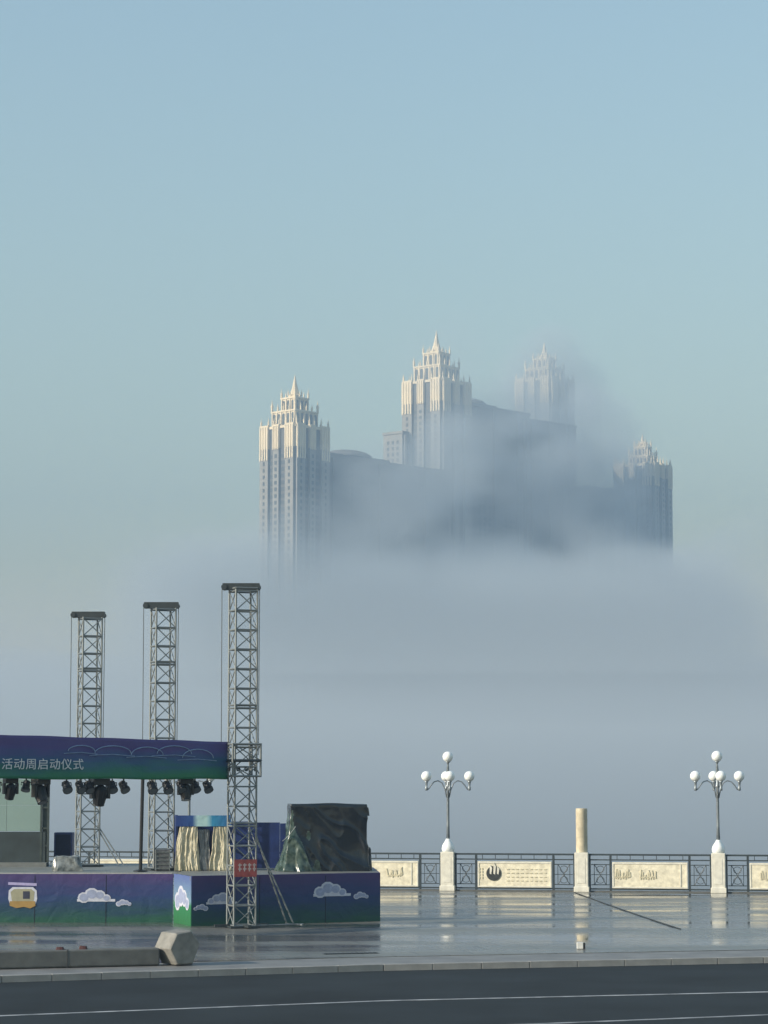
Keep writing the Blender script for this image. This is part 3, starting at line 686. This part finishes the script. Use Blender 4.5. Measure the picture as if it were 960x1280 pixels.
# tarp covered box
TARP = mat('dark_tarp', (.006, .010, .017), .26, 0, .3, 1.2, .08, col2=(.009, .014, .020), detail=3)
TARPG = mat('thin_green_plastic', (.010, .030, .022), .25, 0, .3, 7, .5, col2=(.085, .12, .105), detail=9)
tb = thing('covered_box', 'tall box of stage gear under dark crumpled tarp with loose green skirt', 'tarp-covered box', (-1.58, 66.95, ZD + .014), R(6))
def tarp_skin(w, d, hgt):
    from mathutils import noise
    v = []; f = []; per = []
    cs = [(-w / 2, -d / 2), (w / 2, -d / 2), (w / 2, d / 2), (-w / 2, d / 2)]
    for s_ in range(4):
        a, b = cs[s_], cs[(s_ + 1) % 4]; n_ = 90 if s_ % 2 == 0 else 44
        per += [(a[0] + (b[0] - a[0]) * k / n_, a[1] + (b[1] - a[1]) * k / n_) for k in range(n_)]
    n = len(per); M = 64
    def ridge(x, y, z): return (1 - abs(noise.noise(Vector((x, y, z)))) * 2.2) ** 3 if abs(noise.noise(Vector((x, y, z)))) < .45 else 0
    for j in range(M + 1):
        t = j / M; z = hgt * (1 - t)
        for i, (x, y) in enumerate(per):
            out = Vector((x / w, y / d, 0)); out = Vector((0, math.copysign(1, y), 0)) if abs(abs(y) - d / 2) < 1e-6 and abs(x) < w / 2 - .04 else (Vector((math.copysign(1, x), 0, 0)) if abs(y) < d / 2 - .04 else out.normalized())
            left = max(0, min(1, (-x / w + .02) * 1.7)); g = t ** 1.8
            # pulled creases that fan out from the upper left corner, small crumples, deeper gathers near the floor
            ang = math.atan2(1.9 * hgt - z, x + w * .75) * 7; rad = math.hypot(x + w * .75, 1.9 * hgt - z)
            cr = ridge(ang, rad * .9, 3.1 + y) * .055 * (.35 + t) + ridge(x * 2.2 + 5 + z * .9, y * 3, z * .8) * .03 * (.3 + t)
            cm = noise.noise(Vector((x * 9, y * 9, z * 7))) * .004 + noise.noise(Vector((x * 2.2, y * 2.2 + 4, z * 1.8))) * .04
            gather = .06 * g * (abs(math.sin(x * 6.5 + y * 9 + .6 * math.sin(t * 4))) - .3) * (.4 + left)
            skirt = left ** 1.3 * max(0, t - .30) ** 1.5 * .50 + left * g * (noise.noise(Vector((x * 6, y * 6, z * 3 + 9))) * .07 + ridge(x * 5, y * 5, z * 2) * .05)
            k_ = min(1, j / 3)
            p = Vector((x, y, z)) + out * ((cr + cm + gather) * k_ + skirt + .02)
            if 0 < j < M: p.z += noise.noise(Vector((x * 3, y * 3, z * 3 + 2))) * .02
            if j == 0: p.z += .012 * math.sin(x * 4 + 1)
            if j == M: p.z = .004
            v.append(tuple(p))
    for j in range(M):
        for i in range(n): i2 = (i + 1) % n; f.append((j * n + i2, j * n + i, (j + 1) * n + i, (j + 1) * n + i2))
    f.append(tuple(range(n)))
    me = bpy.data.meshes.new('tarp'); me.from_pydata(v, [], f); me.materials.append(TARP); me.materials.append(TARPG)
    for q in me.polygons:
        c = q.center
        if c.x < -.36 - .62 * (c.z / hgt) + .45 * noise.noise(Vector((c.x * 6, c.y * 6, c.z * 1.6))) and c.z < hgt * (.72 + .4 * noise.noise(Vector((c.x * 5, c.y * 5, 4)))): q.material_index = 1
        q.use_smooth = len(q.vertices) == 4
    return me
inst('tarp', tarp_skin(2.06, 1.3, 1.83), tb)
bevel(bx('box', (0, 0, .90), (1.98, 1.2, 1.78), BLACK, tb), .03)
crumple('loose_fold', (1.07, -.2, 1.50), (.16, .3, .24), TARP, tb, 5, .04, 14, 8)
crumple('side_bundle', (1.12, .1, 0), (.28, .6, .62), TARP, tb, 9, .05, 18, 10)
MB().tube([(-1.28, -.78, .82), (-1.10, -.82, .98), (-.92, -.80, 1.22)], .008, 4).build('tie_cord', ALU, tb)

# ------------------------------------------------------------------ pavement edge: beam, cut stone, box, drain
br_ = thing('concrete_beam', 'long low weathered concrete beam lying along the pavement', 'beam', (-4.62, 49.75, 0), math.atan2(1.05, 3.4))
bevel(MB().prism([(-9, -.20), (0, -.20), (0, .20), (-9, .20)], 0, .345).build('beam_body', CONCRETE, br_), .035, 3)
for k in range(4): bx('joint', (-1.9 - k * 2.0, 0, .174), (.012, .412, .352), mat('joint_dark', (.07, .07, .07), .9), br_)
for px, dv in ((-1.55, 'round'), (-2.02, 'flat')):
    q = Vector((px, -.02, .345)); q.rotate(Matrix.Rotation(math.atan2(1.05, 3.4), 3, 'Z')); q += Vector((-4.62, 49.75, 0))
    tag(crumple('red_cap', q, (.17, .15, .065 if dv == 'round' else .05), mat('dark_red', (.05, .012, .012), .7), None, 4 + px, .012, 12, 8), 'small dark red cap sitting on the concrete beam', 'cap', 'dark red caps on the beam')
hexs = [(math.cos(R(a)), math.sin(R(a))) for a in (15, 68, 125, 180, 238, 300)]
hb = MB(); k0 = len(hb.v)
for yy, sc in ((-.30, .355), (-.26, .385), (.30, .385), (.34, .355)):
    for cx, cz in hexs: hb.v.append((cx * sc * .98, yy, .335 + max(-.335, cz * sc)))
for ring in range(3):
    for i in range(6): j = (i + 1) % 6; a = ring * 6; hb.f.append((a + i, a + 6 + i, a + 6 + j, a + j))
hb.f.append(tuple(range(6))); hb.f.append(tuple(18 + i for i in reversed(range(6))))
STONE = mat('cut_stone', (.20, .195, .175), .75, 0, .2, 6, .3, detail=8)
tag(bevel(hb.build('boundary_stone', STONE, None, (-4.22, 49.85, .0), R(36)), .012), 'faceted six-sided cut stone at the end of the concrete beam', 'stone')
jb = thing('junction_box', 'small white box with dark side standing on the pavement edge', 'box', (4.38, 54.4, 0))
bevel(bx('body', (0, 0, .075), (.14, .14, .14), mat('box_white', (.6, .6, .57), .5), jb), .01); bx('side_plate', (.085, 0, .07), (.06, .13, .13), BLACK, jb)
dr = thing('drain_grate', 'thin dark drain grate at the plaza edge before the tarp-covered box', 'drain', (-.72, 52.9, .004), R(17))
for k in range(12): bx('grate_bar', (-.55 + k * .1, 0, .008), (.06, .16, .012), BLACK, dr)
bx('grate_frame', (0, 0, .003), (1.24, .20, .006), DARKSTEEL, dr)

# ------------------------------------------------------------------ air: even haze and the fog bank round the towers
def volume_mat(name, col, dens, aniso=0.):
    m = bpy.data.materials.new(name); m.use_nodes = True; n = m.node_tree.nodes; n.clear()
    o = n.new('ShaderNodeOutputMaterial'); v = n.new('ShaderNodeVolumePrincipled')
    v.inputs['Color'].default_value = (*col, 1); v.inputs['Density'].default_value = dens; v.inputs['Anisotropy'].default_value = aniso
    m.node_tree.links.new(v.outputs[0], o.inputs['Volume']); return m, n, m.node_tree.links, v
hz, *_ = volume_mat('haze_air', (.30, .435, .59), .0006)
haze = tag(MB().quadbox((0, 1120, 146), (2640, 2700, 304)).build('haze', hz), 'thin even blue-grey morning haze filling the air', 'haze', kind='stuff')
fg, n, l, v = volume_mat('fog_air', (.66, .735, .775), .01)
tc = n.new('ShaderNodeTexCoord'); sp = n.new('ShaderNodeSeparateXYZ'); l.new(tc.outputs['Object'], sp.inputs[0])
def math_(op, a, b=None, c=None, clamp=False):
    q = n.new('ShaderNodeMath'); q.operation = op; q.use_clamp = clamp
    for i, x in enumerate((a, b, c)):
        if x is None: continue
        if isinstance(x, (int, float)): q.inputs[i].default_value = x
        else: l.new(x, q.inputs[i])
    return q.outputs[0]
def ramp(x, a, b):
    q = n.new('ShaderNodeMapRange'); q.interpolation_type = 'SMOOTHSTEP'; q.inputs['From Min'].default_value = a; q.inputs['From Max'].default_value = b
    l.new(x, q.inputs['Value']); return q.outputs[0]
def noise_(scale, detail, off=0.):
    mp = n.new('ShaderNodeMapping'); mp.inputs['Location'].default_value = (off, off * .7, 0); mp.inputs['Scale'].default_value = (1, .7, 1.5); l.new(tc.outputs['Object'], mp.inputs[0])
    q = n.new('ShaderNodeTexNoise'); q.inputs['Scale'].default_value = scale; q.inputs['Detail'].default_value = detail; l.new(mp.outputs[0], q.inputs['Vector']); return q.outputs['Fac']
X, Y, Z = sp.outputs
n1 = noise_(.014, 1, 30.); n2 = noise_(.032, 3, 5.)
topz = math_('ADD', math_('MULTIPLY_ADD', n1, 80., 70.), math_('MULTIPLY', n2, 34.))
layer = ramp(math_('SUBTRACT', topz, Z), 0., 44.)
front = math_('MULTIPLY', ramp(Y, 1040., 1140.), ramp(math_('ABSOLUTE', math_('SUBTRACT', X, 30.)), 175., 105.))
dens = math_('MULTIPLY', math_('MULTIPLY', layer, front), .032)
def blob(c, r, d):
    dx = math_('DIVIDE', math_('SUBTRACT', X, c[0]), r[0]); dy = math_('DIVIDE', math_('SUBTRACT', Y, c[1]), r[1]); dz_ = math_('DIVIDE', math_('SUBTRACT', Z, c[2]), r[2])
    rr = math_('ADD', math_('ADD', math_('MULTIPLY', dx, dx), math_('MULTIPLY', dy, dy)), math_('MULTIPLY', dz_, dz_))
    g = math_('ADD', math_('SUBTRACT', 1., rr), math_('MULTIPLY_ADD', n2, 1.6, -.8))
    return math_('MULTIPLY', ramp(g, 0., 1.), d)
for c, r, d in (((2, 1195, 144), (50, 36, 36), .022), ((32, 1270, 172), (36, 40, 38), .022), ((78, 1310, 170), (52, 40, 44), .020),
                ((118, 1350, 180), (40, 50, 56), .032), ((102, 1440, 240), (40, 28, 44), .042), ((134, 1360, 146), (38, 50, 40), .013), ((70, 1342, 212), (40, 24, 24), .030), ((32, 1300, 226), (36, 22, 44), .008)):
    dens = math_('ADD', dens, blob(c, r, d))
l.new(dens, v.inputs['Density'])
fog = tag(MB().quadbox((30, 1265, 176), (360, 450, 246)).build('fog_bank', fg), 'bank of drifting fog hiding the lower storeys of the towers', 'fog', kind='stuff')

# deep even fog lying over the far shore below the drifting bank
dv = []; df = []; nxd, nyd = 44, 24
for j in range(nyd + 1):
    for i in range(nxd + 1):
        x = -640 + 1280 * i / nxd; y = 900 + 810 * j / nyd; sl = min(1, (y - 900) / 300); sl = sl * sl * (3 - 2 * sl)
        dv.append((x, y, 6 + 64 * sl + 4 * sl * math.sin(x * .017 + y * .011) + 3 * sl * math.sin(x * .041 - y * .02 + 1)))
nt = len(dv); dv += [(x, y, .15) for x, y, z in dv]; W = nxd + 1
for j in range(nyd):
    for i in range(nxd):
        k = j * W + i; df.append((k, k + 1, k + W + 1, k + W)); df.append((nt + k, nt + k + W, nt + k + W + 1, nt + k + 1))
for i in range(nxd): df.append((i, nt + i, nt + i + 1, i + 1)); k = nyd * W + i; df.append((k, k + 1, nt + k + 1, nt + k))
for j in range(nyd): k = j * W; df.append((k, k + W, nt + k + W, nt + k)); k = j * W + nxd; df.append((k, nt + k, nt + k + W, k + W))
dm, *_ = volume_mat('deep_fog_air', (.585, .66, .72), .008)
dme = bpy.data.meshes.new('fog_floor'); dme.from_pydata(dv, [], df); dme.materials.append(dm)
tag(inst('fog_floor', dme), 'deep even fog lying over the far shore below the towers', 'fog', kind='stuff')
# mist lying on the water, rising away from the shore
mv = []; mf = []; nxm, nym = 40, 30
for j in range(nym + 1):
    for i in range(nxm + 1):
        x = -620 + 1240 * i / nxm; y = 118 + 760 * (j / nym) ** 1.5
        mv.append((x, y, 14 + 1.2 * math.sin(x * .021 + y * .013) + .8 * math.sin(x * .047 - y * .016 + 2)))
nt = len(mv)
mv += [(x, y, -3.3) for x, y, z in mv]
W = nxm + 1
for j in range(nym):
    for i in range(nxm):
        k = j * W + i; mf.append((k, k + 1, k + W + 1, k + W)); mf.append((nt + k, nt + k + W, nt + k + W + 1, nt + k + 1))
for i in range(nxm): mf.append((i, nt + i, nt + i + 1, i + 1)); k = nym * W + i; mf.append((k, k + 1, nt + k + 1, nt + k))
for j in range(nym): k = j * W; mf.append((k, k + W, nt + k + W, nt + k)); k = j * W + nxm; mf.append((k, nt + k, nt + k + W, k + W))
ms, *_ = volume_mat('mist_air', (.615, .70, .775), .012)
mme = bpy.data.meshes.new('mist'); mme.from_pydata(mv, [], mf); mme.materials.append(ms)
tag(inst('mist', mme), 'pale mist lying on the water beyond the balustrade', 'mist', kind='stuff')
